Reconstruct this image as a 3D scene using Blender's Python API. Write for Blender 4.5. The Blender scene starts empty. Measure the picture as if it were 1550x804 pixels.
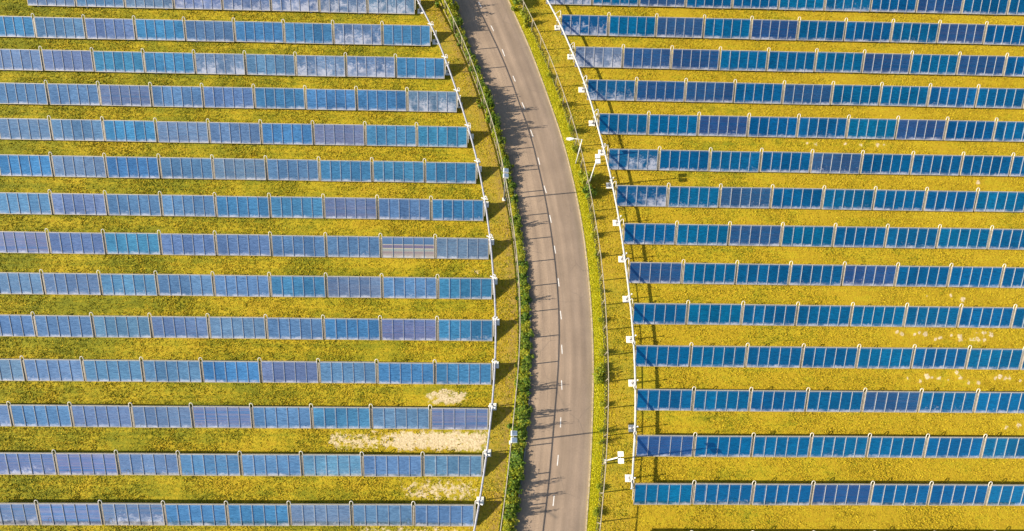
import bpy, math, random
import numpy as np
from math import sin, cos, tan, radians, pi
from mathutils import Vector, Matrix

rnd = random.Random(7)
rng = np.random.default_rng(11)
sc = bpy.context.scene
col = sc.collection

# ------------------------------------------------------------------ surveyed layout (metres, x right, y away)
LY = [59.91, 55.16, 50.44, 45.76, 41.0, 36.31, 31.6, 26.95, 22.23, 17.52, 12.82, 8.13, 3.42, -1.31]
RY = [61.95, 57.25, 52.53, 47.82, 43.15, 38.4, 33.7, 28.99, 24.32, 19.61, 14.92, 10.21, 5.51, 0.8, -3.91]
LC = [-10.35, -8.15, -6.22, -4.58, -3.19, -2.04, -1.11, -0.44, -0.01, 0.13, 0.05, -0.22, -0.8, -1.5]
RC = [6.24, 8.12, 9.73, 11.14, 12.36, 13.35, 14.11, 14.74, 15.12, 15.3, 15.29, 15.18, 14.93, 14.44, 13.8]
pipeL = [(-10.9, 60.7), (-10.03, 58.99), (-7.95, 54.88), (-6.4, 50.9), (-4.73, 46.02), (-3.12, 40.77), (-1.94, 36.25), (-1.07, 31.66), (-0.37, 26.84), (-0.02, 23.0), (0.22, 20.2), (0.36, 17.0), (0.35, 13.3), (0.17, 9.7), (-0.04, 7.1), (-0.37, 4.0), (-0.97, -0.46), (-1.51, -3.66), (-2.4, -8.0)]
pipeR = [(5.55, 61.4), (6.42, 59.41), (7.85, 56.34), (9.18, 52.5), (10.68, 48.05), (11.89, 43.08), (12.45, 40.15), (13.03, 37.63), (13.66, 33.89), (14.25, 29.56), (14.62, 25.4), (14.94, 21.08), (15.13, 17.57), (15.2, 13.96), (15.09, 9.97), (14.89, 6.38), (14.52, 3.28), (14.21, 0.51)]
fenceR = [(1.2, 63.0), (2.3, 60.6), (3.23, 58.7), (4.14, 56.63), (5.27, 53.82), (6.23, 51.35), (7.13, 48.68), (7.84, 46.29), (8.7, 43.46), (9.51, 40.11), (9.93, 38.38), (10.3, 36.4), (10.58, 34.82), (10.91, 32.75), (11.32, 29.83), (11.62, 27.13), (11.88, 24.7), (12.15, 19.86), (12.2, 16.02), (12.21, 13.08), (12.14, 10.18), (11.9, 6.62), (11.63, 3.24), (11.21, 0.08), (10.82, -2.97), (10.3, -6.0)]
postsL = [(-9.0, 63.6), (-7.7, 61.0), (-6.5, 58.12), (-5.34, 55.41), (-4.22, 52.8), (-3.15, 50.0), (-2.2, 47.19), (-1.37, 44.37), (-0.45, 41.64), (0.26, 38.78), (0.86, 35.89), (1.40, 33.14), (1.88, 30.22), (2.27, 27.3), (2.58, 24.57), (2.81, 21.71), (2.93, 18.75), (2.93, 15.8), (2.80, 12.88), (2.56, 9.99), (2.26, 7.1), (1.98, 4.26), (1.68, 1.32), (1.30, -1.68), (0.9, -4.6), (0.4, -7.4)]
roadLp = [(-5.75, 60.51), (-3.1, 52.52), (-1.25, 48.0), (0.02, 43.13), (1.5, 37.88), (2.46, 33.49), (3.2, 28.5), (3.58, 26.0), (3.95, 23.0), (4.19, 20.0), (4.28, 16.83), (4.23, 12.46), (4.07, 8.93), (3.82, 5.51), (3.5, 2.8), (3.15, 0.6), (2.85, -1.3), (2.5, -3.8)]
roadRp = [(1.43, 60.72), (2.05, 58.8), (3.34, 55.81), (4.69, 51.9), (6.25, 46.89), (7.14, 43.75), (7.98, 41.03), (8.83, 37.31), (9.49, 33.7), (10.0, 30.67), (10.42, 27.23), (10.67, 23.8), (10.86, 20.53), (10.96, 16.61), (10.93, 13.53), (10.78, 9.68), (10.55, 6.5), (10.3, 2.98), (9.97, -0.44), (9.6, -3.54)]
dashes = [((-2.37, 60.25), (-1.98, 59.38)), ((-0.72, 56.63), (-0.35, 55.79)), ((0.74, 53.11), (1.09, 52.07)), ((2.14, 49.21), (2.43, 48.41)), ((3.25, 45.46), (3.62, 44.5)), ((4.29, 41.68), (4.61, 40.69)), ((5.17, 37.95), (5.38, 37.02)), ((5.86, 34.27), (6.12, 33.32)), ((6.47, 30.53), (6.65, 29.57)), ((6.95, 26.74), (7.09, 25.81)), ((7.32, 22.86), (7.41, 21.88)), ((7.5, 19.05), (7.6, 18.1)), ((7.57, 15.24), (7.62, 14.22)), ((7.48, 11.35), (7.51, 10.36)), ((7.33, 7.44), (7.28, 6.41)), ((7.0, 3.59), (6.88, 2.53)), ((6.51, -0.39), (6.38, -1.41))]
slabR = [(7.84, 56.51), (9.4, 52.18), (10.68, 47.4), (11.81, 42.73), (12.83, 38.75), (13.61, 34.41), (14.2, 29.66), (14.65, 25.21), (14.92, 20.48), (15.09, 15.89), (15.1, 11.11), (14.85, 6.35), (14.26, 1.32)]
slabL = [(-9.8, 58.57), (-7.71, 53.95), (-6.02, 49.48), (-4.41, 44.86), (-2.95, 40.6), (-1.9, 36.3), (-1.0, 31.75), (-0.32, 27.1), (0.1, 22.4), (0.38, 17.7), (0.36, 12.95), (0.15, 8.5), (-0.35, 3.75), (-1.02, -0.9)]
moles = [(49.24, 21.19), (52.19, 21.39), (53.57, 20.97), (45.15, 17.04), (45.71, 16.82), (47.14, 16.84), (47.69, 16.99), (48.27, 16.85), (49.35, 16.22), (50.0, 16.49), (51.33, 16.73), (52.31, 16.74), (52.23, 16.36), (53.42, 16.3), (53.97, 16.38), (54.48, 16.31), (54.99, 16.24), (55.87, 16.78), (54.28, 17.14), (55.02, 17.07), (45.49, 11.88), (46.75, 11.53), (47.6, 12.12), (48.17, 12.05), (48.96, 11.91), (49.93, 11.63), (51.0, 12.51), (51.34, 12.04), (52.12, 11.5), (53.27, 11.37), (54.76, 12.11), (55.25, 11.96), (55.82, 12.19), (56.29, 11.97), (56.9, 12.05), (58.0, 11.7), (55.32, 6.79), (56.75, 6.97), (38.2, 40.56), (39.16, 40.4), (42.95, 40.56), (44.82, 40.42), (46.9, 40.55), (47.71, 40.48), (58.39, 35.6)]

def smooth_xy(pts, sm=1.2, step=0.6, y0=-14, y1=76):
    a = np.array(sorted(pts, key=lambda p: p[1]))
    ys = np.arange(y0, y1 + 1e-6, step)
    xs = np.interp(ys, a[:, 1], a[:, 0])
    lo, hi = a[0], a[-1]
    def slope(i, j): return (a[j, 0] - a[i, 0]) / (a[j, 1] - a[i, 1])
    xs[ys < lo[1]] = lo[0] + (ys[ys < lo[1]] - lo[1]) * slope(0, 3)
    xs[ys > hi[1]] = hi[0] + (ys[ys > hi[1]] - hi[1]) * slope(-4, -1)
    k = int(3 * sm / step); g = np.exp(-0.5 * (np.arange(-k, k + 1) * step / sm) ** 2); g /= g.sum()
    pad = np.concatenate([xs[0] + (np.arange(-k, 0)) * (xs[1] - xs[0]), xs, xs[-1] + (np.arange(1, k + 1)) * (xs[-1] - xs[-2])])
    return ys, np.convolve(pad, g, 'valid')
YL, XL = smooth_xy(roadLp, 2.2)
YR_, XR_ = smooth_xy(roadRp, 2.2)
road_l = lambda y: np.interp(y, YL, XL)
road_r = lambda y: np.interp(y, YR_, XR_)
_fl = smooth_xy(postsL, 0.8); fence_l = lambda y: np.interp(y, *_fl)
_fr = smooth_xy(fenceR, 0.8); fence_r = lambda y: np.interp(y, *_fr)
_pl = smooth_xy(pipeL, 1.5); pipe_l = lambda y: np.interp(y, *_pl)
_pr = smooth_xy(pipeR, 1.5); pipe_r = lambda y: np.interp(y, *_pr)

# ------------------------------------------------------------------ helpers
def tag(o, label=None, cat=None, group=None, kind=None):
    if label: o['label'] = label
    if cat: o['category'] = cat
    if group: o['group'] = group
    if kind: o['kind'] = kind
    return o
def empty(name, loc=(0, 0, 0), rz=0):
    o = bpy.data.objects.new(name, None); o.location = loc; o.rotation_euler = (0, 0, rz)
    o.empty_display_size = .3; col.objects.link(o); return o
class MB:
    def __init__(s): s.v = []; s.f = []
    def add(s, vs, fs):
        n = len(s.v); s.v += [tuple(v) for v in vs]; s.f += [tuple(i + n for i in f) for f in fs]; return s
    def hexa(s, p):   # 8 corners: bottom 4 ccw, top 4 ccw
        return s.add(p, [(3, 2, 1, 0), (4, 5, 6, 7), (0, 1, 5, 4), (1, 2, 6, 5), (2, 3, 7, 6), (3, 0, 4, 7)])
    def box(s, x0, x1, y0, y1, z0, z1, M=None):
        p = [(x0, y0, z0), (x1, y0, z0), (x1, y1, z0), (x0, y1, z0), (x0, y0, z1), (x1, y0, z1), (x1, y1, z1), (x0, y1, z1)]
        if M: p = [M(*q) for q in p]
        return s.hexa(p)
    def cham(s, cx, cy, z0, z1, hx, hy, b=.03):
        s.add([(cx - hx, cy - hy, z0), (cx + hx, cy - hy, z0), (cx + hx, cy + hy, z0), (cx - hx, cy + hy, z0),
               (cx - hx, cy - hy, z1 - b), (cx + hx, cy - hy, z1 - b), (cx + hx, cy + hy, z1 - b), (cx - hx, cy + hy, z1 - b),
               (cx - hx + b, cy - hy + b, z1), (cx + hx - b, cy - hy + b, z1), (cx + hx - b, cy + hy - b, z1), (cx - hx + b, cy + hy - b, z1)],
              [(3, 2, 1, 0), (0, 1, 5, 4), (1, 2, 6, 5), (2, 3, 7, 6), (3, 0, 4, 7), (4, 5, 9, 8), (5, 6, 10, 9), (6, 7, 11, 10), (7, 4, 8, 11), (8, 9, 10, 11)])
        return s
    def tube(s, pts, r, n=8, cap=True, r1=None):
        pts = [Vector(p) for p in pts]; m = len(pts); rings = []
        up = Vector((0, 0, 1))
        for i, p in enumerate(pts):
            t = (pts[min(i + 1, m - 1)] - pts[max(i - 1, 0)]).normalized()
            ref = up if abs(t.z) < .95 else Vector((0, 1, 0))
            a = t.cross(ref).normalized(); b = a.cross(t).normalized()
            rr = r if r1 is None else r + (r1 - r) * i / (m - 1)
            rings.append([p + (a * cos(2 * pi * k / n) + b * sin(2 * pi * k / n)) * rr for k in range(n)])
        vs = [q for rg in rings for q in rg]; fs = []
        for i in range(m - 1):
            for k in range(n):
                fs.append((i * n + k, i * n + (k + 1) % n, (i + 1) * n + (k + 1) % n, (i + 1) * n + k))
        if cap: fs += [tuple(range(n))[::-1], tuple((m - 1) * n + k for k in range(n))]
        return s.add(vs, fs)
    def mesh(s, name, mat, smooth=False):
        me = bpy.data.meshes.new(name); me.from_pydata(s.v, [], s.f); me.materials.append(mat)
        if smooth: me.polygons.foreach_set('use_smooth', [True] * len(me.polygons))
        me.update(); return me
    def build(s, name, mat, parent=None, smooth=False):
        return put(name, s.mesh(name, mat, smooth), parent)
def put(name, me, parent=None, loc=None):
    o = bpy.data.objects.new(name, me); col.objects.link(o)
    if parent: o.parent = parent
    if loc is not None: o.location = loc
    return o
def np_mesh(name, V, F, mat, smooth=False):
    """V (n,3), F (m,k) all the same size"""
    me = bpy.data.meshes.new(name); n, m, k = len(V), len(F), F.shape[1]
    me.vertices.add(n); me.vertices.foreach_set('co', np.asarray(V, np.float32).ravel())
    me.loops.add(m * k); me.loops.foreach_set('vertex_index', np.asarray(F, np.int32).ravel())
    me.polygons.add(m); me.polygons.foreach_set('loop_start', np.arange(0, m * k, k, dtype=np.int32))
    if smooth: me.polygons.foreach_set('use_smooth', np.ones(m, bool))
    me.materials.append(mat); me.update(calc_edges=True); me.validate(); return me

# ------------------------------------------------------------------ materials
def new_mat(name):
    m = bpy.data.materials.new(name); m.use_nodes = True; nt = m.node_tree
    return m, nt, nt.nodes['Principled BSDF']
def N(nt, t, **kw):
    n = nt.nodes.new(t)
    for k, v in kw.items():
        if k.startswith('i_'): n.inputs[k[2:].replace('_', ' ')].default_value = v
        else: setattr(n, k, v)
    return n
def noise(nt, vec, scale, detail=3, rough=.55, dist=0):
    n = N(nt, 'ShaderNodeTexNoise'); n.inputs['Scale'].default_value = scale
    n.inputs['Detail'].default_value = detail; n.inputs['Roughness'].default_value = rough; n.inputs['Distortion'].default_value = dist
    if vec is not None: nt.links.new(vec, n.inputs['Vector'])
    return n.outputs['Fac']
def ramp(nt, fac, stops, interp='LINEAR'):
    r = N(nt, 'ShaderNodeValToRGB'); cr = r.color_ramp; cr.interpolation = interp
    while len(cr.elements) > 1: cr.elements.remove(cr.elements[-1])
    cr.elements[0].position = stops[0][0]; c = stops[0][1]; cr.elements[0].color = (*c, 1) if len(c) == 3 else c
    for p, c in stops[1:]:
        e = cr.elements.new(p); e.color = (*c, 1) if len(c) == 3 else c
    nt.links.new(fac, r.inputs[0]); return r.outputs[0]
def g(v): return (v, v, v)
def mix(nt, fac, a, b, mode='MIX'):
    m = N(nt, 'ShaderNodeMix', data_type='RGBA', blend_type=mode)
    for s, v in ((m.inputs[0], fac), (m.inputs[6], a), (m.inputs[7], b)):
        if hasattr(v, 'is_linked') or hasattr(v, 'links'): nt.links.new(v, s)
        elif isinstance(v, (int, float)): s.default_value = v
        else: s.default_value = (*v, 1)
    return m.outputs[2]
def math_(nt, op, a, b=0, clamp=False):
    m = N(nt, 'ShaderNodeMath', operation=op, use_clamp=clamp)
    for s, v in ((m.inputs[0], a), (m.inputs[1], b)):
        if hasattr(v, 'links'): nt.links.new(v, s)
        else: s.default_value = v
    return m.outputs[0]
def bump(nt, h, strength, dist, bs):
    b = N(nt, 'ShaderNodeBump'); b.inputs['Strength'].default_value = strength; b.inputs['Distance'].default_value = dist
    nt.links.new(h, b.inputs['Height']); nt.links.new(b.outputs[0], bs.inputs['Normal']); return b
def simple(name, c, rough=.6, metal=0, nscale=6, namt=.25):
    m, nt, bs = new_mat(name)
    tc = N(nt, 'ShaderNodeNewGeometry').outputs['Position']
    f = noise(nt, tc, nscale, 4)
    dark = tuple(x * (1 - namt) for x in c); lite = tuple(min(1, x * (1 + namt)) for x in c)
    nt.links.new(ramp(nt, f, [(.3, dark), (.7, lite)]), bs.inputs['Base Color'])
    bs.inputs['Roughness'].default_value = rough; bs.inputs['Metallic'].default_value = metal
    return m

# grass colours are pure albedo; the relief is real tufts and bump
GREEN = (.165, .152, .005); YEL = (.325, .236, .009); OCH = (.285, .18, .008); STRAW = (.42, .31, .05); DKG = (.105, .110, .005)
def grass_mat(name, tuft):
    m, nt, bs = new_mat(name)
    geo = N(nt, 'ShaderNodeNewGeometry'); P = geo.outputs['Position']
    big = noise(nt, P, .09, 3); mid = noise(nt, P, .55, 4); fine = noise(nt, P, 3.2, 5, .7)
    vf = noise(nt, P, 9, 3, .7)
    if tuft:
        r = geo.outputs['Random Per Island']
        key = math_(nt, 'ADD', math_(nt, 'ADD', math_(nt, 'MULTIPLY', r, .34), .06), math_(nt, 'MULTIPLY', mid, .56))
    else:
        key = math_(nt, 'ADD', math_(nt, 'MULTIPLY', fine, .42), math_(nt, 'ADD', math_(nt, 'MULTIPLY', mid, .36), math_(nt, 'MULTIPLY', vf, .22)))
    # greener to the left and along the strips, yellower to the right
    sep = N(nt, 'ShaderNodeSeparateXYZ'); nt.links.new(P, sep.inputs[0])
    xs = math_(nt, 'MULTIPLY', math_(nt, 'SUBTRACT', sep.outputs[0], 10), .0020)
    key = math_(nt, 'ADD', key, math_(nt, 'ADD', xs, math_(nt, 'MULTIPLY', math_(nt, 'SUBTRACT', big, .5), .55)))
    mpg = N(nt, 'ShaderNodeMapping'); mpg.inputs['Scale'].default_value = (.045, .85, 1); nt.links.new(P, mpg.inputs[0])
    key = math_(nt, 'ADD', key, math_(nt, 'MULTIPLY', math_(nt, 'SUBTRACT', noise(nt, mpg.outputs[0], 1.0, 3, .6), .48), .34))
    mp2 = N(nt, 'ShaderNodeMapping'); mp2.inputs['Scale'].default_value = (.12, 3.4, 1); nt.links.new(P, mp2.inputs[0])
    key = math_(nt, 'ADD', key, math_(nt, 'MULTIPLY', math_(nt, 'SUBTRACT', noise(nt, mp2.outputs[0], 1.0, 2, .5), .5), .22))
    c = ramp(nt, key, [(.20, DKG), (.36, GREEN), (.50, YEL), (.60, OCH), (.68, YEL), (.86, YEL if tuft else OCH), (.98, STRAW)])
    if not tuft:
        at = N(nt, 'ShaderNodeAttribute', attribute_name='bare'); b0 = at.outputs['Fac']
        n1 = noise(nt, P, 1.6, 5, .7)
        b1 = math_(nt, 'ADD', b0, math_(nt, 'MULTIPLY', math_(nt, 'SUBTRACT', n1, .5), 1.9))
        b2 = ramp(nt, b1, [(.42, g(0)), (.62, g(1))])
        sand = ramp(nt, noise(nt, P, 5, 5, .7), [(.3, (.25, .17, .08)), (.5, (.44, .34, .19)), (.7, (.56, .45, .28))])
        c = mix(nt, b2, c, sand)
        # worn strip of bare brownish earth beside the hedge
        at2 = N(nt, 'ShaderNodeAttribute', attribute_name='worn'); w0 = at2.outputs['Fac']
        w1 = math_(nt, 'MULTIPLY', w0, ramp(nt, noise(nt, P, 2.2, 5, .7), [(.3, g(.15)), (.65, g(1))]))
        c = mix(nt, w1, c, (.20, .125, .035))
        at3 = N(nt, 'ShaderNodeAttribute', attribute_name='lush')
        c = mix(nt, at3.outputs['Fac'], c, ramp(nt, noise(nt, P, 2.5, 4, .7), [(.3, (.22, .27, .006)), (.55, (.46, .42, .008)), (.75, (.55, .42, .02))]))
        bump(nt, math_(nt, 'ADD', fine, math_(nt, 'MULTIPLY', vf, .6)), .6, .10, bs)
    nt.links.new(c, bs.inputs['Base Color'])
    bs.inputs['Roughness'].default_value = .85; bs.inputs['Specular IOR Level'].default_value = .15
    return m
M_ground = grass_mat('grass_ground', False)
M_tuft = grass_mat('grass_blades', True)

def leaf_mat(name, cs, tl=.25):
    m, nt, bs = new_mat(name)
    geo = N(nt, 'ShaderNodeNewGeometry')
    oi = N(nt, 'ShaderNodeObjectInfo')
    k = math_(nt, 'ADD', math_(nt, 'MULTIPLY', geo.outputs['Random Per Island'], .7), math_(nt, 'MULTIPLY', oi.outputs['Random'], .3))
    nt.links.new(ramp(nt, k, cs), bs.inputs['Base Color'])
    bs.inputs['Roughness'].default_value = .6; bs.inputs['Specular IOR Level'].default_value = .3
    tr = N(nt, 'ShaderNodeBsdfTranslucent'); mx = N(nt, 'ShaderNodeMixShader'); mx.inputs[0].default_value = tl
    nt.links.new(ramp(nt, k, cs), tr.inputs[0]); out = nt.nodes['Material Output']
    nt.links.new(bs.outputs[0], mx.inputs[1]); nt.links.new(tr.outputs[0], mx.inputs[2]); nt.links.new(mx.outputs[0], out.inputs[0])
    return m
M_leaf = leaf_mat('leaves_green', [(0, (.035, .085, .006)), (.35, (.08, .15, .008)), (.7, (.17, .22, .010)), (1, (.30, .27, .03))])
M_leafy = leaf_mat('leaves_yellow_green', [(0, (.10, .15, .006)), (.4, (.20, .24, .007)), (.75, (.34, .30, .010)), (1, (.42, .33, .04))])
M_verge = leaf_mat('verge_blades', [(0, (.26, .32, .006)), (.3, (.42, .44, .007)), (.65, (.60, .52, .010)), (1 , (.62, .50, .04))], .4)
M_stem = simple('brown_stem', (.10, .07, .04), .8)

# asphalt with worn lanes: u runs across, v along the road
m, nt, bs = new_mat('asphalt'); M_road = m
tc = N(nt, 'ShaderNodeTexCoord'); geo = N(nt, 'ShaderNodeNewGeometry'); P = geo.outputs['Position']
sp = N(nt, 'ShaderNodeSeparateXYZ'); nt.links.new(tc.outputs['UV'], sp.inputs[0])
cv = N(nt, 'ShaderNodeCombineXYZ'); nt.links.new(math_(nt, 'MULTIPLY', sp.outputs[0], 7), cv.inputs[0]); nt.links.new(math_(nt, 'MULTIPLY', sp.outputs[1], .06), cv.inputs[1])
streak = noise(nt, cv.outputs[0], 1.6, 4, .55)
lanes = ramp(nt, sp.outputs[0], [(0, (.15, .118, .088)), (.05, (.225, .166, .116)), (.13, (.25, .185, .128)), (.20, (.226, .168, .119)), (.30, (.25, .185, .128)), (.40, (.222, .165, .117)), (.48, (.235, .173, .121)), (.55, (.20, .150, .107)), (.63, (.235, .175, .124)), (.72, (.19, .143, .104)), (.80, (.208, .156, .112)), (.88, (.178, .135, .100)), (.96, (.20, .155, .108)), (1, (.24, .185, .12))])
c = mix(nt, .5, lanes, ramp(nt, streak, [(.3, g(.36)), (.7, g(.64))]), 'OVERLAY')
gr = noise(nt, P, 14, 3, .8)
c = mix(nt, .4, c, ramp(nt, gr, [(.3, g(.25)), (.7, g(.78))]), 'OVERLAY')
vo = N(nt, 'ShaderNodeTexVoronoi', feature='DISTANCE_TO_EDGE'); vo.inputs['Scale'].default_value = .33
dn = N(nt, 'ShaderNodeVectorMath', operation='ADD'); nz = N(nt, 'ShaderNodeTexNoise'); nz.inputs['Scale'].default_value = 1.2; nt.links.new(P, dn.inputs[0]); nt.links.new(nz.outputs['Color'], dn.inputs[1]); nt.links.new(dn.outputs[0], vo.inputs['Vector'])
ck = math_(nt, 'MULTIPLY', ramp(nt, vo.outputs['Distance'], [(0, g(1)), (.012, g(0))]), ramp(nt, noise(nt, P, .22, 2), [(.5, g(0)), (.6, g(.55))]))
c = mix(nt, ck, c, (.08, .07, .06))
c = mix(nt, 1.0, c, (.94, .89, .84), 'MULTIPLY')
pt = noise(nt, P, .35, 3, .5)
c = mix(nt, .3, c, ramp(nt, pt, [(.35, g(.38)), (.65, g(.62))]), 'OVERLAY')
nt.links.new(c, bs.inputs['Base Color']); bs.inputs['Roughness'].default_value = .85; bs.inputs['Specular IOR Level'].default_value = .25
bump(nt, gr, .25, .02, bs)

m, nt, bs = new_mat('road_paint'); M_paint = m
P = N(nt, 'ShaderNodeNewGeometry').outputs['Position']
nt.links.new(ramp(nt, noise(nt, P, 9, 4, .7), [(.3, (.34, .29, .24)), (.6, (.58, .54, .48))]), bs.inputs['Base Color']); bs.inputs['Roughness'].default_value = .7
M_kerb = simple('kerb_concrete', (.31, .235, .13), .85, 0, 3, .3)
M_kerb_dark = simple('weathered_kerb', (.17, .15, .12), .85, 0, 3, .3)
M_conc = simple('pale_concrete', (.62, .57, .48), .8, 0, 7, .18)
M_alu = simple('weathered_aluminium', (.30, .255, .19), .5, .1, 5, .2)
M_bar = simple('glazing_bar_metal', (.27, .26, .24), .45, .1, 5, .15)
M_steel = simple('galvanised_steel', (.33, .32, .30), .5, .5, 8, .2)
M_dark = simple('dark_steel', (.07, .065, .06), .6, .3)
M_back = simple('collector_back_sheet', (.16, .15, .15), .6, .3)
M_hose = simple('white_hose', (.47, .42, .34), .55, 0, 6, .08)
M_pipe = simple('white_pipe_cladding', (.21, .205, .225), .6, .0, 4, .2)
M_white = simple('white_enamel', (.56, .54, .49), .4, 0, 4, .06)
M_lens = simple('lamp_glass', (.20, .25, .30), .1, .2)
M_wire = simple('fence_wire', (.20, .17, .11), .6, .3)
M_rail = simple('fence_rail', (.24, .20, .13), .6, .2)
M_soil = simple('pale_sand', (.55, .42, .20), .9, 0, 6, .25)

# collector glass: dark selective absorber behind a sharp glossy pane, hue from each collector's own colour
m, nt, bs = new_mat('collector_glass'); M_glass = m
tc = N(nt, 'ShaderNodeTexCoord'); oi = N(nt, 'ShaderNodeObjectInfo')
off = N(nt, 'ShaderNodeVectorMath', operation='SCALE'); off.inputs[0].default_value = (37, 53, 19); nt.links.new(oi.outputs['Random'], off.inputs['Scale'])
ad = N(nt, 'ShaderNodeVectorMath', operation='ADD'); nt.links.new(tc.outputs['Object'], ad.inputs[0]); nt.links.new(off.outputs[0], ad.inputs[1])
V = ad.outputs[0]
so = N(nt, 'ShaderNodeSeparateXYZ'); nt.links.new(tc.outputs['Object'], so.inputs[0])
vv = math_(nt, 'MULTIPLY', math_(nt, 'ADD', so.outputs[1], 1.016), 1 / 2.03)            # 0 at the low edge, 1 at the top
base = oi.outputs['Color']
# per-strip tone (five absorber strips) and soft cloud reflections painted into the tone
strip = math_(nt, 'FLOOR', math_(nt, 'MULTIPLY', math_(nt, 'ADD', so.outputs[0], 2.93), 5 / 5.86))
wn = N(nt, 'ShaderNodeTexWhiteNoise', noise_dimensions='2D'); cb = N(nt, 'ShaderNodeCombineXYZ'); nt.links.new(strip, cb.inputs[0]); nt.links.new(math_(nt, 'MULTIPLY', oi.outputs['Random'], 91), cb.inputs[1]); nt.links.new(cb.outputs[0], wn.inputs['Vector'])
c = mix(nt, .24, base, ramp(nt, wn.outputs[0], [(0, g(.15)), (1, g(.85))]), 'OVERLAY')
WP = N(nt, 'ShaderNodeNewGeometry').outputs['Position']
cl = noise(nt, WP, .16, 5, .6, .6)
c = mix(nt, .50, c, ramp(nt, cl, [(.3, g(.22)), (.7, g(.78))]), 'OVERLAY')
# ripples in the foil behind the glass
mp = N(nt, 'ShaderNodeMapping'); mp.inputs['Rotation'].default_value = (0, 0, .5); mp.inputs['Scale'].default_value = (1.1, 6.5, 1.5); nt.links.new(V, mp.inputs[0])
rp = noise(nt, mp.outputs[0], 1.7, 3, .6, 1.2)
c = mix(nt, .60, c, ramp(nt, rp, [(.34, g(.15)), (.66, g(.85))]), 'OVERLAY')
# long horizontal bands, strong on a few collectors
sa = N(nt, 'ShaderNodeAttribute', attribute_type='OBJECT', attribute_name='streak')
ca = N(nt, 'ShaderNodeAttribute', attribute_type='OBJECT', attribute_name='cloud')
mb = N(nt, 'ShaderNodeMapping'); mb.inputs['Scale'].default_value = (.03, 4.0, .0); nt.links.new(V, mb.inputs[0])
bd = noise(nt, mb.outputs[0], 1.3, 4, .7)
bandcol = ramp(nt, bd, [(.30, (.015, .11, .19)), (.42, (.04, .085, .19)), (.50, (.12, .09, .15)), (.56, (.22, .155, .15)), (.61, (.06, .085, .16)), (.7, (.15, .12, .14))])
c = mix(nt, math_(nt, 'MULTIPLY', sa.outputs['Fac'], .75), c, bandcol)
# dirt and dried streaks along the low edge; blotches mix dirt with painted cloud reflections
d1 = noise(nt, V, 2.6, 5, .7, 1.0); d2 = noise(nt, V, .8, 2)
edge = ramp(nt, math_(nt, 'ADD', vv, math_(nt, 'MULTIPLY', math_(nt, 'SUBTRACT', d1, .5), .30)), [(.0, g(1)), (.05, g(.9)), (.15, g(0))])
edge = math_(nt, 'MULTIPLY', edge, ramp(nt, d2, [(.36, g(.15)), (.6, g(1))]))
cld = math_(nt, 'ADD', math_(nt, 'ADD', math_(nt, 'MULTIPLY', ca.outputs['Fac'], .30), math_(nt, 'MULTIPLY', d1, .62)), math_(nt, 'MULTIPLY', vv, -.30))
cld = ramp(nt, cld, [(.42, g(0)), (.56, g(.85))])
cld = math_(nt, 'MULTIPLY', cld, ramp(nt, noise(nt, V, .75, 2), [(.40, g(0)), (.58, g(1))]))
dust_reflection = math_(nt, 'MAXIMUM', edge, cld, True)
su = math_(nt, 'FRACT', math_(nt, 'MULTIPLY', math_(nt, 'ADD', so.outputs[0], 2.93), 5 / 5.86))
se = math_(nt, 'ABSOLUTE', math_(nt, 'SUBTRACT', su, .5))
hz = math_(nt, 'MULTIPLY', ramp(nt, math_(nt, 'ADD', se, math_(nt, 'MULTIPLY', math_(nt, 'SUBTRACT', d1, .5), .25)), [(.38, g(0)), (.52, g(1))]), math_(nt, 'MULTIPLY', math_(nt, 'ADD', ca.outputs['Fac'], .1), .60))
dust_reflection = math_(nt, 'MAXIMUM', dust_reflection, hz, True)
za = N(nt, 'ShaderNodeAttribute', attribute_type='OBJECT', attribute_name='striped')
zr = ramp(nt, vv, [(0, (.30, .23, .14)), (.20, (.22, .17, .12)), (.26, (.18, .11, .09)), (.32, (.23, .19, .13)), (.40, (.16, .19, .16)), (.45, (.36, .29, .16)), (.48, (.10, .07, .095)), (.60, (.12, .08, .10)), (.63, (.34, .27, .16)), (.66, (.045, .08, .13)), (1, (.07, .10, .16))])
c = mix(nt, za.outputs['Fac'], c, zr)
frost = ramp(nt, vv, [(.90, g(0)), (.99, g(.35))])
dust_reflection = math_(nt, 'MAXIMUM', math_(nt, 'MULTIPLY', dust_reflection, .8), math_(nt, 'MULTIPLY', frost, d1), True)
c = mix(nt, dust_reflection, c, (.42, .40, .40))
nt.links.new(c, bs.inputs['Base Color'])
# the anti-reflex coated pane reflects sharply, with the bluish interference tint of the coating
sb = N(nt, 'ShaderNodeSeparateColor'); nt.links.new(base, sb.inputs[0]); cbk = N(nt, 'ShaderNodeCombineColor')
for k_ in range(3): nt.links.new(math_(nt, 'DIVIDE', sb.outputs[k_], sb.outputs[2], True), cbk.inputs[k_])
nt.links.new(mix(nt, .35, cbk.outputs[0], (.22, .52, 1.0)), bs.inputs['Specular Tint'])
bs.inputs['IOR'].default_value = 2.35; bs.inputs['Roughness'].default_value = .03
rf = noise(nt, V, .9, 2)
bm = N(nt, 'ShaderNodeBump'); bm.inputs['Strength'].default_value = .10; bm.inputs['Distance'].default_value = .02
nt.links.new(rf, bm.inputs['Height']); nt.links.new(bm.outputs[0], bs.inputs['Normal'])

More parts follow.
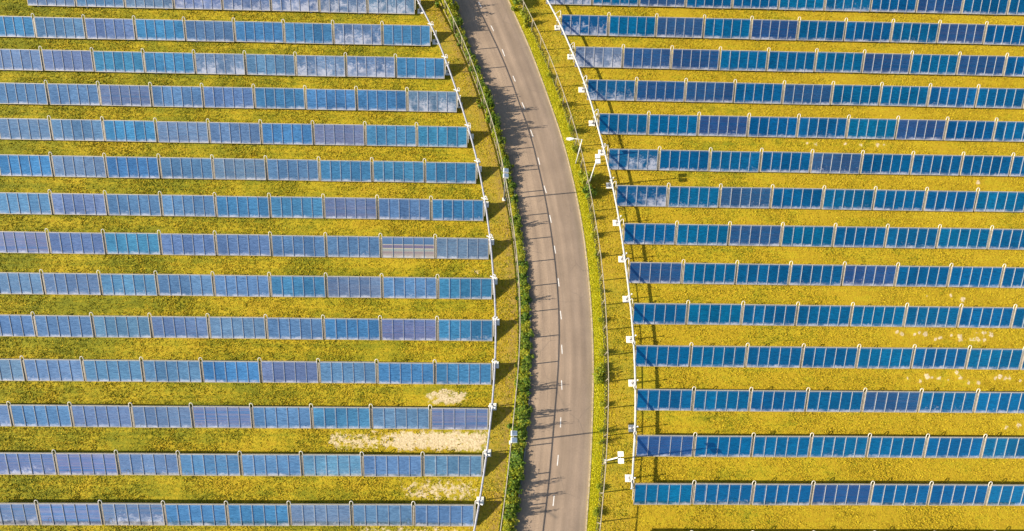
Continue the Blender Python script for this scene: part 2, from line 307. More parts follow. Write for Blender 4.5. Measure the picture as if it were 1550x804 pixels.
# ------------------------------------------------------------------ ground
def inside_box(X, Y, x0, x1, y0, y1, s):
    return 1 / (1 + np.exp(-(X - x0) / s)) / (1 + np.exp((X - x1) / s)) / (1 + np.exp(-(Y - y0) / s)) / (1 + np.exp((Y - y1) / s))
def bare_mask(X, Y):
    b = .78 * inside_box(X, Y, -10.5, -.3, 3.95, 6.05, .22)
    b = np.maximum(b, .60 * inside_box(X, Y, -17, -8.0, 3.95, 5.9, .25))
    b = np.maximum(b, .80 * inside_box(X, Y, -6.9, -2.5, 8.7, 10.3, .3))
    b = np.maximum(b, .64 * inside_box(X, Y, -9.2, -1.2, -1.0, 1.1, .4))
    b = np.maximum(b, .66 * inside_box(X, Y, -14, -2.2, -5.5, -3.4, .4))
    b = np.maximum(b, .42 * inside_box(X, Y, -4, -.6, 22.6, 24.6, .4))
    for i, (mx, my) in enumerate(moles):
        r = .20 + .16 * ((i * 7) % 5) / 4
        b = np.maximum(b, 1.05 * np.exp(-((X - mx) ** 2 + (Y - my) ** 2) / (2 * (r * .62) ** 2)))
    return b
def worn_mask(X, Y):
    fl = fence_l(Y); fr = fence_r(Y); pr = pipe_r(Y)
    w = .75 * np.exp(-((X - (fl - .5)) / .5) ** 2) + .45 * inside_box(X, 0 * X, -1e3, 1e3, -1, 1, 1) * ((X > fr) & (X < pr + .4))
    w += .55 * ((X > pipe_l(Y) + .1) & (X < fl))
    w += .9 * np.exp(-((X - (road_r(Y) + .25)) / .25) ** 2)
    return np.clip(w, 0, 1)
def axis(lo, hi, step, far):
    a = list(np.arange(lo, hi + 1e-6, step)); s = step
    x = a[-1]
    out = []
    while x < far: s *= 1.6; x += s; out.append(x)
    s = step; x = a[0]; pre = []
    while x > -far: s *= 1.6; x -= s; pre.append(x)
    return np.array(pre[::-1] + a + out)
ax = axis(-66, 76, .28, 4000); ay = axis(-9, 70, .28, 4000)
X, Y = np.meshgrid(ax, ay); nx, ny = len(ax), len(ay)
def hills(X, Y):
    z = np.zeros_like(X)
    for k in range(10):
        a = rng.uniform(0, 2 * pi); f = rng.uniform(.25, 1.3); z += sin(k + 1) * .012 * np.sin(X * f * cos(a) + Y * f * sin(a) + k * 1.7)
    return z
Z = hills(X, Y) * ((np.abs(X) < 90) & (Y > -30) & (Y < 90))
rl, rr = road_l(Y), road_r(Y)
onroad = (X > rl - .35) & (X < rr + .35)
Z = np.where(onroad, -.06, Z + .0)
for i, (mx, my) in enumerate(moles):
    r = .2 + .1 * ((i * 7) % 5) / 4
    Z += .08 * np.exp(-((X - mx) ** 2 + (Y - my) ** 2) / (2 * r * r))
idx = np.arange(nx * ny).reshape(ny, nx)
F = np.stack([idx[:-1, :-1], idx[:-1, 1:], idx[1:, 1:], idx[1:, :-1]], -1).reshape(-1, 4)
me = np_mesh('ground', np.stack([X, Y, Z], -1).reshape(-1, 3), F, M_ground, True)
for nm, arr in (('bare', bare_mask(X, Y)), ('worn', worn_mask(X, Y)), ('lush', ((X > road_r(Y) + .2) & (X < fence_r(Y) - .05)) * 1.0)):
    at = me.attributes.new(nm, 'FLOAT', 'POINT'); at.data.foreach_set('value', arr.astype(np.float32).ravel())
tag(put('ground', me), kind='structure')

# road surface, kerbs, dashes
ys = np.arange(-14, 76.01, .6); us = [0, .25, .5, .75, 1]
V = []; Fq = []; UV = []
for i, y in enumerate(ys):
    a, b = float(road_l(y)), float(road_r(y))
    for u in us: V.append((a + (b - a) * u, y, .012 + .05 * (1 - (2 * u - 1) ** 2))); UV.append((u, i * .6))
for i in range(len(ys) - 1):
    for k in range(4): n = i * 5 + k; Fq.append((n, n + 1, n + 6, n + 5))
me = np_mesh('road', np.array(V), np.array(Fq), M_road, True)
uv = me.uv_layers.new(name='UVMap'); li = np.zeros(len(me.loops), np.int32); me.loops.foreach_get('vertex_index', li)
uv.data.foreach_set('uv', np.array(UV, np.float32)[li].ravel())
road = tag(put('road', me), kind='structure')
def kerb(fn, side, mat, w=.14):
    mb = MB(); P = []
    for y in ys:
        x = float(fn(y)); P.append((x, x + side * w, y))
    for i in range(len(P) - 1):
        a0, b0, y0 = P[i]; a1, b1, y1 = P[i + 1]
        z0, z1 = -.08, .085
        lo0, hi0 = min(a0, b0), max(a0, b0); lo1, hi1 = min(a1, b1), max(a1, b1)
        n = len(mb.v)
        mb.v += [(lo0, y0, z0), (hi0, y0, z0), (hi1, y1 - .02, z0), (lo1, y1 - .02, z0), (lo0, y0, z1), (hi0, y0, z1), (hi1, y1 - .02, z1), (lo1, y1 - .02, z1)]
        mb.f += [tuple(n + k for k in f) for f in [(4, 5, 6, 7), (0, 1, 5, 4), (1, 2, 6, 5), (2, 3, 7, 6), (3, 0, 4, 7)]]
    o = mb.build('kerb', mat); tag(o, kind='structure'); return o
kerb(road_l, -1, M_kerb_dark); kerb(road_r, 1, M_kerb)
for (x0, y0), (x1, y1) in dashes:
    a = Vector((x0, y0)); b = Vector((x1, y1)); t = (b - a).normalized(); nrm = Vector((t.y, -t.x)) * .050
    def zz(p):
        u = (p.x - road_l(p.y)) / (road_r(p.y) - road_l(p.y)); return .012 + .05 * (1 - (2 * u - 1) ** 2) + .006
    q = [a - nrm, b - nrm, b + nrm, a + nrm]
    mb = MB(); mb.add([(p.x, p.y, zz(p)) for p in q], [(0, 1, 2, 3)]); o = mb.build('lane_dash', M_paint, road)

# ------------------------------------------------------------------ grass tufts (one mass nobody could count)
def tufts(name, x, y, size, height, mat, nb=3, lean=.9):
    n = len(x)
    ang = rng.uniform(0, 2 * pi, (n, nb)); s = size[:, None] * rng.uniform(.6, 1.3, (n, nb)); h = height[:, None] * rng.uniform(.5, 1.3, (n, nb))
    dx, dy = np.cos(ang), np.sin(ang)
    cx = x[:, None] + rng.normal(0, .05, (n, nb)); cy = y[:, None] + rng.normal(0, .05, (n, nb))
    w = s * .32
    V = np.zeros((n, nb, 3, 3))
    V[..., 0, 0] = cx - dy * w; V[..., 0, 1] = cy + dx * w
    V[..., 1, 0] = cx + dy * w; V[..., 1, 1] = cy - dx * w
    V[..., 2, 0] = cx + dx * s * lean; V[..., 2, 1] = cy + dy * s * lean; V[..., 2, 2] = h
    V[..., 0:2, 2] = -.01 + h[..., None] * .12
    Fc = np.arange(n * nb * 3).reshape(-1, 3)
    return np_mesh(name, V.reshape(-1, 3), Fc, mat)
n = 420000
x = rng.uniform(-64, 73, n); y = rng.uniform(-6, 66, n)
# trapezoid seen by the camera, off the road, thin on bare earth
lo = -49 - (y + 4) * .24; hi = 56 + (y + 4) * .26
keep = (x > lo) & (x < hi) & ~((x > road_l(y) - .3) & (x < road_r(y) + .2))
b = bare_mask(x, y); keep &= rng.uniform(0, 1, n) > np.clip(b * 1.6 - .15, 0, .97)
w = worn_mask(x, y); keep &= rng.uniform(0, 1, n) > .45 * w
x, y = x[keep], y[keep]; n = len(x)
clump = .5 + .5 * np.sin(x * 2.1 + np.sin(y * 1.7) * 2) * np.sin(y * 2.6 + np.sin(x * 1.3) * 2)
me = tufts('grass', x, y, .09 + .10 * rng.uniform(0, 1, n) ** 2 + .02 * clump, .04 + .09 * rng.uniform(0, 1, n) * (.5 + clump), M_tuft)
tag(put('grass', me), kind='stuff')
# rank verge grass: between road and right fence, and under the left fence
n = 52000
y = rng.uniform(-8, 66, n); r0 = road_r(y) + .2; f0 = fence_r(y) - .02
u = rng.uniform(0, 1, n) ** .8; x = r0 + (f0 - r0) * u + rng.normal(0, .06, n)
yy = rng.uniform(-8, 66, 12000); xx = fence_l(yy) + rng.uniform(-.15, .7, 12000)
x2 = np.concatenate([x, xx]); y2 = np.concatenate([y, yy]); n = len(x2)
me = tufts('verge_grass', x2, y2, rng.uniform(.10, .26, n), rng.uniform(.05, .20, n) * np.concatenate([.6 + .7 * u, np.full(12000, .6)]), M_verge, 4, .7)
tag(put('verge_grass', me), kind='stuff')

# ------------------------------------------------------------------ the solar collector prototype
T = 0.5945; ct, st = cos(T), sin(T); Wd = 2.45; Z0 = .35; HL = 2.93
def S(u, v, n): return (u, -Wd * ct / 2 + v * ct - n * st, Z0 + v * st + n * ct)
def sbox(mb, u0, u1, v0, v1, n0, n1): return mb.box(u0, u1, v0, v1, n0, n1, S)
fm = MB(); b = .062
sbox(fm, -HL, HL, 0, b, -.13, .02); sbox(fm, -HL, HL, Wd - b, Wd, -.13, .02)
sbox(fm, -HL, -HL + .055, b, Wd - b, -.13, .02); sbox(fm, HL - .055, HL, b, Wd - b, -.13, .02)
me_frame = fm.mesh('frame', M_alu)
mb = MB(); sbox(mb, -HL + .055, HL - .055, b, Wd - b, -.127, -.11); me_back = mb.mesh('back_sheet', M_back)
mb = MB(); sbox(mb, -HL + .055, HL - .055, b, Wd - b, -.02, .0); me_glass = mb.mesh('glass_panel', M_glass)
mb = MB(); sbox(mb, -.015, .015, b, Wd - b, .0005, .060); me_bar = mb.mesh('glazing_bar', M_bar)
def leg_mesh(v, dx):
    mb = MB(); x, y, z = S(dx, v, -.13)
    mb.box(x - .035, x + .035, y - .035, y + .035, .02, z + .02)
    mb.cham(x, y, -.05, .05, .16, .13, .02); return mb.mesh('leg', M_steel)
me_legs = [leg_mesh(v, dx) for v in (.18, 2.1) for dx in (-1.9, 1.9)]
def hose_mesh():
    mb = MB(); r = .165; cu = -HL - .12
    pts = [S(cu - r * .75, Wd - .3, -.03), S(cu - r, Wd - .05, -.02)]
    for k in range(0, 9):
        a = pi - pi * k / 8; pts.append(S(cu + cos(a) * r, Wd + .16 + sin(a) * .22, .0))
    pts += [S(cu + r, Wd - .05, -.02), S(cu + r * .75, Wd - .3, -.03)]
    mb.tube(pts, .036, 8); return mb.mesh('hose', M_hose, True)
me_hose = hose_mesh()
mb = MB(); sbox(mb, -HL - .185, -HL - .075, .01, Wd - .12, -.13, -.05); me_strut = mb.mesh('gap_rail', M_alu)

CODES = {  # absorber colour, banding, cloudiness (coating and dirt; left codes include painted sky reflection)
    'B': ((.036, .094, .165), 0, .35), 'C': ((.018, .105, .185), 0, .3), 'K': ((.045, .125, .20), .1, .45), 'P': ((.055, .086, .142), .15, .35),
    'G': ((.068, .108, .170), .1, .5), 'V': ((.052, .060, .125), .3, .25), 'S': ((.050, .078, .140), .65, .4), 'Z': ((.12, .16, .22), .3, .25),
    'W': ((.055, .10, .170), 0, 1.0), 'Q': ((.062, .09, .155), .1, .85), 'X': ((.02, .036, .066), .4, .8), 'T': ((.010, .096, .165), 0, .35),
    # right-hand field
    'D': ((.0010, .036, .090), 0, .25), 'N': ((.003, .025, .072), .1, .25), 'c': ((.0010, .046, .106), 0, .25), 'n': ((.007, .029, .076), .1, .4), 'w': ((.004, .036, .086), 0, .88), 'b': ((.0015, .041, .097), 0, .4)}
NAMES = {'B': 'mid-blue', 'C': 'bright blue', 'K': 'pale sky-blue', 'P': 'purplish blue', 'G': 'dusty grey-blue', 'V': 'violet', 'S': 'streaky banded', 'Z': 'beige striped', 'W': 'white-smeared blue',
         'Q': 'white-smeared purplish', 'X': 'dark blotched', 'T': 'teal-blue', 'D': 'deep blue', 'N': 'navy', 'c': 'vivid blue', 'n': 'dull navy', 'w': 'white-smeared', 'b': 'clear blue'}
# first letter of each row = collector next to the pipe
LROWS = ['WQWQQGBG', 'CWCCBCGBCB', 'CWWBWCCPPP', 'WCCCBBVBBB', 'TCVCBPCBPB', 'TCCBPBCGCB', 'TBVCCKBGKG', 'PZBBBBCPSG', 'TKPCBBKGGP', 'TVCBBPBBBG',
         'CCBPCBBGGG', 'SBCBSGPBGB', 'BBKKKGSXBB', 'BBPCCXSXBB', 'BBBBBBBBBB']
RROWS = ['wwnDDcbDND', 'wcncNDDDnDD', 'QnNcDcNDNDD', 'wNNbNDcbDNc', 'bcnDbcnDcDD', 'wDbDnDbDbDN', 'wbnDbcDcbDb', 'bcncDbcDbDb', 'ncDbnDcDnDc', 'bcbDcbDDnbD',
         'ccbDcbccNDb', 'bcbDnwcbnDb', 'nccbccbnNDb', 'cbwNbDcbDDb', 'ccDbccDbDbc']
ORD = ['first', 'second', 'third', 'fourth', 'fifth', 'sixth', 'seventh', 'eighth', 'ninth', 'tenth', 'eleventh', 'twelfth', 'thirteenth', 'fourteenth', 'fifteenth']
def collector(x, y, code, label, group):
    root = empty('solar_collector', (x + rnd.uniform(-.015, .015), y - Wd * ct / 2 + rnd.uniform(-.02, .02), rnd.uniform(-.015, .015))); root.rotation_euler = (radians(rnd.uniform(-.35, .35)), radians(rnd.uniform(-.12, .12)), radians(rnd.uniform(-.10, .10)))
    tag(root, label, 'solar collector', group)
    put('frame', me_frame, root); put('back_sheet', me_back, root)
    gl = put('glass_panel', me_glass, root)
    (r, gg, bb), s_, c_ = CODES[code]
    if code in 'BCKPGVSWQXT':      # left field: brighter sky reflection painted in as a greyer base colour
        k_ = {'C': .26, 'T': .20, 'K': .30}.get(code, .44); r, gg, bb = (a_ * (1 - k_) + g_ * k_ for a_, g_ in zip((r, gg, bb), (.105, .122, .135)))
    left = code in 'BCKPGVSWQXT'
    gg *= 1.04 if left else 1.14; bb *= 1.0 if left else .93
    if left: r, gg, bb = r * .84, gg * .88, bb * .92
    j = lambda: rnd.uniform(.92, 1.09)
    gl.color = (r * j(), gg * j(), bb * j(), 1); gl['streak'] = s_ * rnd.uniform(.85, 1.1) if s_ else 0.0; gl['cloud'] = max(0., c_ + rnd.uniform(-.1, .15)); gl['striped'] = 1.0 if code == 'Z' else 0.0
    for k in range(1, 5): put('glazing_bar', me_bar, root, (-HL + .055 + (2 * HL - .11) * k / 5, 0, 0))
    for lm in me_legs: put('leg', lm, root)
    return root
def cam_visible(x, y, half=3.0):
    lo = -49 - (y + 4) * .24; hi = 56 + (y + 4) * .26
    return x + half > lo and x - half < hi
nL = {0: 8}
for r, (c0, y0) in enumerate(zip(LC + [-2.4], LY + [-6.02])):
    for j in range(nL.get(r, 12)):
        x = c0 - 3.05 - 6.1 * j
        if not cam_visible(x, y0, 2.6): break
        code = LROWS[r][j] if j < len(LROWS[r]) else 'B'
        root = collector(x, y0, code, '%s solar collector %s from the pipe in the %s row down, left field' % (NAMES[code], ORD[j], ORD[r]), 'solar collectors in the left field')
        if j < nL.get(r, 12) - 1:
            put('hose', me_hose, root); put('gap_rail', me_strut, root)
nright = 0
for r, (c0, y0) in enumerate(zip(RC, RY)):
    for j in range(14):
        x = c0 + 3.05 + 6.1 * j
        if not cam_visible(x, y0, 2.6): break
        code = RROWS[r][j] if j < len(RROWS[r]) else 'D'
        if code == 'w' and j > 0: code = 'b'      # only the collectors beside the pipe carry the white smears
        root = collector(x, y0, code, '%s solar collector %s from the pipe in the %s row down, right field' % (NAMES[code], ORD[j], ORD[r]), 'solar collectors in the right field')
        if j > 0: put('hose', me_hose, root); put('gap_rail', me_strut, root)

# ------------------------------------------------------------------ collecting pipes with their branches
def pipeline(fn, y0, y1, z, label, side, rows, cap_end):
    root = empty('insulated_pipe', (0, 0, 0)); tag(root, label, 'pipe')
    n = int(abs(y1 - y0) / 1.2); pts = [(float(fn(y)), y, z) for y in np.linspace(y0, y1, n)]
    mb = MB(); mb.tube(pts, .106, 14); mb.build('pipe_body', M_pipe, root, True)
    for k, y in enumerate(np.arange(min(y0, y1) + 1, max(y0, y1) - .3, 2.35)):
        x = float(fn(y)); x2 = float(fn(y + .1))
        mb = MB(); mb.tube([(x, y, z), (x2, y + .1, z)], .128, 14); mb.build('collar', M_pipe, root, True)
    for (c0, yr) in rows:
        px = float(fn(yr + .12)); cx = c0 - side * (-.12) if side > 0 else c0 - .15 + .12 - .12
        ex = c0 - .02 if side > 0 else c0 - .0
        zt = Z0 + Wd * st
        pts = []
        E_ = Vector(S(0, Wd - 1.9, -.02)) + Vector((ex, yr - Wd * ct / 2, 0))
        sx = -.22 * side
        Q = [Vector((px, yr - .05, z + .1)), Vector((ex + sx * 1.6, yr + .22, z + .18)), Vector((ex + sx * .5, yr + .44, z + .22)), Vector((ex, yr + .38, z + .20)), Vector((ex, yr + .05, zt + .03))]
        pts = [Q[0]]
        for k in range(1, len(Q) - 1):
            a_, b_, c_ = (Q[k - 1] + Q[k]) / 2, Q[k], (Q[k] + Q[k + 1]) / 2
            for t in (0, .33, .66, 1): pts.append(a_ * (1 - t) ** 2 + b_ * 2 * t * (1 - t) + c_ * t * t)
        pts.append(Q[-1])
        pts.append(E_)
        mb = MB(); mb.tube(pts, .042, 8); mb.build('branch_hose', M_hose, root, True)
        # shut-off valve body straddling the pipe
        if side < 0:
            mb = MB(); mb.tube([(px - .38, yr + .25, z + .06), (px + .30, yr + .05, z + .06)], .06, 10); mb.cham(px + .3, yr + .05, z - .06, z + .16, .07, .07, .02); mb.build('valve', M_white, root)
    if cap_end:
        x, y = float(fn(y1)), y1
        mb = MB(); mb.tube([(x, y - .06, z), (x, y + .04, z)], .15, 14); mb.build('end_cap', M_pipe, root, True)
pipeline(pipe_l, -7.5, 60.6, 1.70, 'long white insulated pipe linking the right-hand ends of the left collector rows', -1, list(zip(LC, LY)), False)
M_pipe = simple('white_pipe_cladding_new', (.33, .315, .29), .6, 0, 4, .15)
pipeline(pipe_r, 61.3, 0.3, 1.74, 'long white insulated pipe linking the left-hand ends of the right collector rows', 1, list(zip(RC[:14], RY[:14])), True)
def support(x, y, px, label, group):
    root = empty('pipe_support', (x, y, 0)); tag(root, label, 'pipe support', group)
    mb = MB(); mb.cham(0, 0, -.1, .14, .37, .37, .025); mb.build('foundation_block', M_conc, root)
    mb = MB(); mb.tube([(px - x, 0, .13), (px - x, 0, 1.56)], .05, 10); mb.build('post', M_steel, root)
    d = px - x
    mb = MB(); mb.tube([(d, -.24, .14), (d, 0, .9)], .024, 6); mb.tube([(d, .24, .14), (d, 0, .9)], .024, 6); mb.box(d - .09, d + .09, -.09, .09, .141, .165); mb.build('brace', M_dark, root)
    mb = MB(); mb.tube([(d + .16, 0, 1.5), (d + .16, 0, 2.25)], .03, 8); mb.box(d - .18, d + .19, -.05, .05, 1.49, 1.555); mb.cham(d + .16, 0, 2.1, 2.3, .06, .06, .015); mb.build('vent_valve', M_white, root)
for i, (x, y) in enumerate(slabR):
    support(x, y, float(pipe_r(y)), 'white-footed pipe support just above the %s row of the right field' % ORD[i + 1], 'pipe supports in the right field')
for i, (x, y) in enumerate(slabL):
    support(x, y, float(pipe_l(y)), 'grey-footed pipe support under the left pipe, beside the %s collector row' % ORD[i], 'pipe supports in the left field')

# ------------------------------------------------------------------ fences
def fence(pts, H, label, brace):
    root = empty('mesh_fence', (pts[0][0], pts[0][1], 0)); tag(root, label, 'fence'); ox, oy = pts[0]
    pm = MB(); pm.tube([(0, 0, -.05), (0, 0, H)], .058, 8)
    if brace: pm.tube([(-.02, 0, H - .02), (-.16, -.10, H + .16)], .016, 6)
    pme = pm.mesh('post', M_rail, True)
    top = MB(); top.tube([(p[0] - ox, p[1] - oy, H) for p in pts], .045, 8); top.build('top_rail', M_rail, root, True)
    low = MB()
    for i in range(len(pts) - 1):
        a = Vector((pts[i][0] - ox, pts[i][1] - oy, 0)); b = Vector((pts[i + 1][0] - ox, pts[i + 1][1] - oy, 0))
        put('post', pme, root, a)
        t = (b - a).normalized(); nrm = Vector((t.y, -t.x, 0)); L = (b - a).length
        a_ = a + t * .04; b_ = b - t * .04
        mb = MB()
        def strip(p, q, r):
            nonlocal mb
            up = Vector((0, 0, r)); m_ = nrm * r
            if abs((q - p).normalized().z) > .9: up = t * r
            mb.add([p - up - m_, p + up - m_, p + up + m_, p - up + m_, q - up - m_, q + up - m_, q + up + m_, q - up + m_], [(0, 1, 5, 4), (1, 2, 6, 5), (2, 3, 7, 6), (3, 0, 4, 7)])
        nv = int(L / .19)
        for k in range(1, nv):
            p = a_ + (b_ - a_) * k / nv; strip(p + Vector((0, 0, .04)), p + Vector((0, 0, H - .04)), .0016)
        for k in range(6):
            z = .06 + (H - .12) * k / 5; strip(a_ + Vector((0, 0, z)), b_ + Vector((0, 0, z)), .0022)
        mb.build('mesh_panel', M_wire, root)
        low.add([a_ + nrm * -.03 + Vector((0, 0, -.05)), a_ + nrm * .03 + Vector((0, 0, -.05)), b_ + nrm * .03 + Vector((0, 0, -.05)), b_ - nrm * .03 + Vector((0, 0, -.05)),
                 a_ + nrm * -.03 + Vector((0, 0, .16)), a_ + nrm * .03 + Vector((0, 0, .16)), b_ + nrm * .03 + Vector((0, 0, .16)), b_ - nrm * .03 + Vector((0, 0, .16))],
                [(4, 5, 6, 7), (0, 1, 5, 4), (1, 2, 6, 5), (2, 3, 7, 6), (3, 0, 4, 7)])
    put('post', pme, root, (pts[-1][0] - ox, pts[-1][1] - oy, 0))
    low.build('gravel_board', M_dark if brace else M_kerb, root)
fl_pts = [(float(fence_l(y)), y) for _, y in postsL]
fence(fl_pts, 2.85, 'long wire mesh fence curving between the left field and the road', False)
frp = []; y = 63.5
while y > -8:
    frp.append((float(fence_r(y)), y)); dx = (fence_r(y) - fence_r(y - .5)) / .5; y -= 2.85 / math.sqrt(1 + dx * dx)
fence(frp, 2.62, 'long wire mesh fence curving between the road and the right field', True)

# ------------------------------------------------------------------ masts and street lamp
def mast(x, y, h, label, lens_up, off):
    root = empty('floodlight_mast', (x, y, 0)); tag(root, label, 'mast', 'floodlight masts along the fences')
    mb = MB(); mb.cham(0, 0, -.1, .08, .2, .2, .02); mb.build('base_plate', M_conc, root)
    mb = MB(); mb.tube([(0, 0, 0), (0, 0, h * .5), (0, 0, h)], .085, 10, True, .055); mb.build('pole', M_white if not lens_up else M_steel, root, True)
    mb = MB(); mb.tube([(0, 0, h - .05), (off, 0, h - .05)], .03, 8); mb.tube([(off, -.6, h - .05), (off, .6, h - .05)], .032, 8); mb.build('cross_arm', M_steel, root, True)
    for s_ in (-1, 1):
        hb = MB(); cy = s_ * .31; tl = -.28 if lens_up else .2
        def R_(px, py, pz): 
            return (off + px * cos(tl) - pz * sin(tl), cy + py, h + .14 + px * sin(tl) + pz * cos(tl))
        hb.box(-.27, .27, -.23, .23, -.14, .12, R_)
        hb.box(-.26, .26, -.21, .21, .121, .15, R_)
        f = hb.build('lamp_housing', M_white, root)
        lb = MB(); lb.box(-.25, .25, -.2, .2, .152 if lens_up else -.165, .16 if lens_up else -.142, R_); lb.build('lens', M_lens, f)
mast(11.07, 34.24, 7.0, 'slim pole with two white box heads beside the bushy right fence, upper one', False, .1)
mast(11.82, 3.02, 7.7, 'slim pole with two white box heads leaning over grass near the thirteenth right row', False, .28)
mast(1.15, 32.45, 6.8, 'slim pole with grey-blue box heads at the left fence beside the seventh row', True, .06)
mast(2.08, 4.83, 7.9, 'slim pole with grey-blue box heads in the hedge beside the thirteenth left row', True, .05)
root = empty('street_lamp', (9.69, 37.24, 0)); tag(root, 'white street lamp with an arm reaching over the road verge', 'street lamp')
mb = MB(); mb.tube([(0, 0, -.1), (0, 0, 3), (0, 0, 5.95)], .08, 10, True, .05); mb.build('pole', M_white, root, True)
mb = MB(); mb.tube([(0, 0, 5.6), (-.12, 0, 5.9), (-.35, .01, 6.0), (-1.0, .03, 6.05)], .035, 8); mb.build('arm', M_white, root, True)
mb = MB()
for a, b_, w0, w1, z0, z1 in ((-1.75, -1.35, .13, .20, .01, .10), (-1.35, -.95, .20, .10, .02, .12)):
    mb.hexa([(a, -w0, 6.0), (b_, -w1, 6.0), (b_, w1, 6.0), (a, w0, 6.0), (a, -w0 * .8, 6.0 + z1), (b_, -w1 * .8, 6.0 + z1), (b_, w1 * .8, 6.0 + z1), (a, w0 * .8, 6.0 + z1)])
o = mb.build('lamp_head', M_white, root)
mb = MB(); mb.box(-1.65, -1.15, -.1, .1, 5.97, 5.995); mb.build('lens', M_lens, o)

# ------------------------------------------------------------------ shrubs
def foliage_mesh(name, seed, mat, nleaf=1500, size=.085, spiky=.3, nclump=9):
    r = np.random.default_rng(seed)
    cc = r.normal(0, .42, (nclump, 3)); cc[:, 2] = r.uniform(.22, .82, nclump); cc[:, :2] *= (1.1 - .45 * cc[:, 2:3]); cr = r.uniform(.22, .42, nclump)
    k = r.integers(0, nclump, nleaf)
    d = r.normal(0, 1, (nleaf, 3)); d /= np.linalg.norm(d, axis=1)[:, None]
    P = cc[k] + d * cr[k][:, None] * (r.uniform(.35, 1.12, nleaf) ** .7)[:, None]
    # protruding shoots
    ns = int(nleaf * spiky); sh = 14; ks = r.integers(0, sh, ns); dirs = r.normal(0, 1, (sh, 3)); dirs[:, 2] = np.abs(dirs[:, 2]) * .8 + .35; dirs /= np.linalg.norm(dirs, axis=1)[:, None]
    t = r.uniform(.25, 1.25, ns); P[:ns] = np.array([0, 0, .25]) + dirs[ks] * t[:, None] * np.array([.75, .75, .9]) + r.normal(0, .045, (ns, 3))
    P[:, 2] = np.maximum(P[:, 2], .02)
    a = r.normal(0, 1, (nleaf, 3)); a /= np.linalg.norm(a, axis=1)[:, None]
    nrm = d + r.normal(0, .5, (nleaf, 3)) + np.array([0, 0, .5]); b_ = np.cross(nrm, a); b_ /= np.linalg.norm(b_, axis=1)[:, None] + 1e-9
    a2 = np.cross(b_, nrm); a2 /= np.linalg.norm(a2, axis=1)[:, None] + 1e-9
    s = size * r.uniform(.5, 1.4, nleaf)[:, None]
    V = np.stack([P - a2 * s, P + b_ * s * .55, P + a2 * s * 1.1, P - b_ * s * .55], 1).reshape(-1, 3)
    return np_mesh(name, V, np.arange(nleaf * 4).reshape(-1, 4), mat)
def stem_mesh(seed):
    r = random.Random(seed); mb = MB()
    for k in range(7):
        a = r.uniform(0, 2 * pi); d = r.uniform(.2, .55); h = r.uniform(.6, 1.05)
        mb.tube([(cos(a) * .05, sin(a) * .05, -.03), (cos(a) * d * .5, sin(a) * d * .5, h * .55), (cos(a) * d, sin(a) * d, h)], .022, 5, True, .006)
    return mb.mesh('stem', M_stem)
fol = [foliage_mesh('foliage', 10 + i, M_leaf if i % 3 else M_leafy, 1700, .085, .18 + .05 * i) for i in range(6)]
foly = [foliage_mesh('foliage', 40 + i, M_leafy, 900, .075, .35) for i in range(3)]
sparse = [foliage_mesh('foliage', 60 + i, M_leaf, 420, .08, .8) for i in range(3)]
stems = [stem_mesh(i) for i in range(4)]
def shrub(x, y, rad, h, kind, label, cat, group, i):
    root = empty('shrub', (x, y, 0), rnd.uniform(0, 6.28)); tag(root, label, cat, group)
    me = {'g': fol, 'y': foly, 's': sparse}[kind]; o = put('foliage', me[i % len(me)], root); o.scale = (rad / .85, rad / .85, h / 1.05)
    s_ = put('stem', stems[i % 4], root); s_.scale = (rad / .85, rad / .85, h / 1.1)
def near_row(y):
    k = min(range(14), key=lambda i: abs(LY[i] - .9 - y)); return k
def near_row_r(y):
    k = min(range(14), key=lambda i: abs(RY[i] - .9 - y)); return k
y = 64.0; i = 0; seen = {}
SZ = {True: 'tall', False: 'low'}
while y > -7:
    f0, r0 = float(fence_l(y)), float(road_l(y)); gap = r0 - f0
    # height along the hedge, from the shadows it throws on the road
    h = np.interp(y, [-6, 1, 3, 6, 9, 15, 25, 33, 37, 39, 41, 43, 45.5, 47, 49, 52, 55, 56.5, 58, 64], [1.3, 1.15, .70, .68, .6, .6, .62, .85, .95, 1.5, 2.1, 2.3, 2.2, 1.2, .85, .9, 1.1, 2.1, 2.9, 2.9]) * rnd.uniform(.8, 1.12)
    rad = gap * .5 * rnd.uniform(.75, 1.0) + .12 + (.12 if h > 1.8 else 0)
    x = f0 + gap * (.56 if h < 1.8 else .42) + rnd.uniform(-.1, .1)
    k = near_row(y); key = (k, h > 1.6); seen[key] = seen.get(key, 0) + 1
    nth = ORD[seen[key] - 1]
    shrub(x, y, rad, h, 'g' if rnd.random() < .72 else 'y', '%s green roadside hedge shrub, %s going down beside the %s left row' % (SZ[h > 1.6], nth, ORD[k]), 'shrub', 'hedge shrubs between the left fence and the road', i)
    y -= rnd.uniform(.62, .95) * (1 if h < 1.8 else 1.25); i += 1
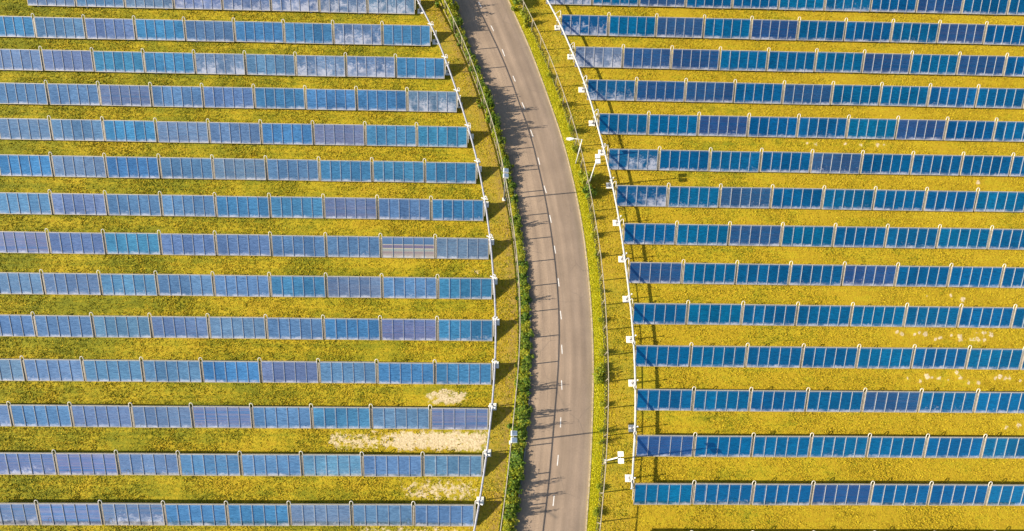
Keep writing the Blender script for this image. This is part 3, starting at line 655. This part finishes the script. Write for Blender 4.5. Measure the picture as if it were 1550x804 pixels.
# thin whippy saplings among the hedge, seen mostly by their shadows on the road
for j, (y, h) in enumerate([(59.3, 3.3), (44.0, 2.9), (41.5, 3.0), (36.3, 2.0), (10.4, 2.4), (7.6, 2.7), (6.1, 2.9), (0.6, 2.6), (-0.8, 2.8), (-2.2, 2.6), (20.2, 1.7), (29.2, 1.8)]):
    shrub(float(fence_l(y)) + .75, y, .42, h, 's', 'thin wispy sapling above the hedge beside the %s left row%s' % (ORD[near_row(y)], ', %s one' % ('upper' if j % 2 else 'lower')), 'sapling', 'wispy saplings in the roadside hedge', j)
RS = [(10.55, 34.9, 1.0, 1.9, 'g'), (10.95, 33.6, .85, 1.6, 'g'), (11.45, 11.7, .95, 1.35, 'y'), (11.75, 12.6, .6, 1.2, 'y'), (2.6, 60.2, .9, 1.6, 'g'), (3.6, 58.2, .7, 1.2, 'y'), (3.9, 57.0, .6, 1.5, 'g'), (9.1, 41.5, .5, 1.5, 'y'),
      (8.0, 45.2, .45, 1.2, 'y'), (9.6, 39.0, .5, 1.1, 'y'), (11.2, 30.2, .45, 1.1, 'y'), (11.5, 28.0, .5, 1.0, 'y'), (11.7, 25.6, .4, .9, 'g'), (11.9, 14.4, .5, 1.0, 'y'), (11.5, 6.1, .4, 1.3, 's'), (11.45, 4.9, .4, 1.4, 's'), (11.75, 8.8, .4, .9, 'y'), (11.9, 18.0, .4, .9, 'y'), (11.1, .4, .45, .8, 'y'), (10.7, -2.0, .5, .9, 'y'), (11.95, 21.4, .35, .8, 'y'), (6.6, 49.2, .4, .9, 'y')]
seen = {}
for j, (x, y, rad, h, kd) in enumerate(RS):
    k = near_row_r(y); seen[k] = seen.get(k, 0) + 1
    lab = {'g': 'bushy bright green shrub', 'y': 'small yellow-green bush', 's': 'thin wispy weed clump'}[kd]
    shrub(x, y, rad, h, kd, '%s at the right fence, %s one beside the %s right row' % (lab, ORD[seen[k] - 1], ORD[k]), 'bush', 'bushes along the right fence', j)

# ------------------------------------------------------------------ light, sky, camera
w = bpy.data.worlds.new('World'); sc.world = w; w.use_nodes = True; nt = w.node_tree
sky = nt.nodes.new('ShaderNodeTexSky'); sky.sky_type = 'NISHITA'; sky.sun_disc = False
sky.sun_elevation = radians(32); sky.sun_rotation = radians(263)
bg = nt.nodes['Background']; nt.links.new(sky.outputs[0], bg.inputs[0]); bg.inputs[1].default_value = .10
L = bpy.data.lights.new('sun', 'SUN'); L.energy = 4.2; L.angle = radians(.5); L.color = (1, .93, .80)
so_ = bpy.data.objects.new('sun', L); col.objects.link(so_)
az, el = radians(7), radians(32)
d = Vector((cos(az) * cos(el), sin(az) * cos(el), -sin(el)))
so_.rotation_euler = d.to_track_quat('-Z', 'Y').to_euler(); so_.location = (-40, 20, 60)
cam = bpy.data.cameras.new('camera'); cam.sensor_width = 36; cam.lens = 1032.97 / 1550 * 36; cam.clip_end = 9000; cam.clip_start = 1
co = bpy.data.objects.new('camera', cam); col.objects.link(co); co.location = (0, 0, 73.47)
co.rotation_euler = (0.3193377, -0.0299509, 0.0037860); sc.camera = co
vs = sc.view_settings; vs.view_transform = 'Standard'; vs.look = 'None'; vs.gamma = 1; vs.use_curve_mapping = False; vs.exposure = 1.38
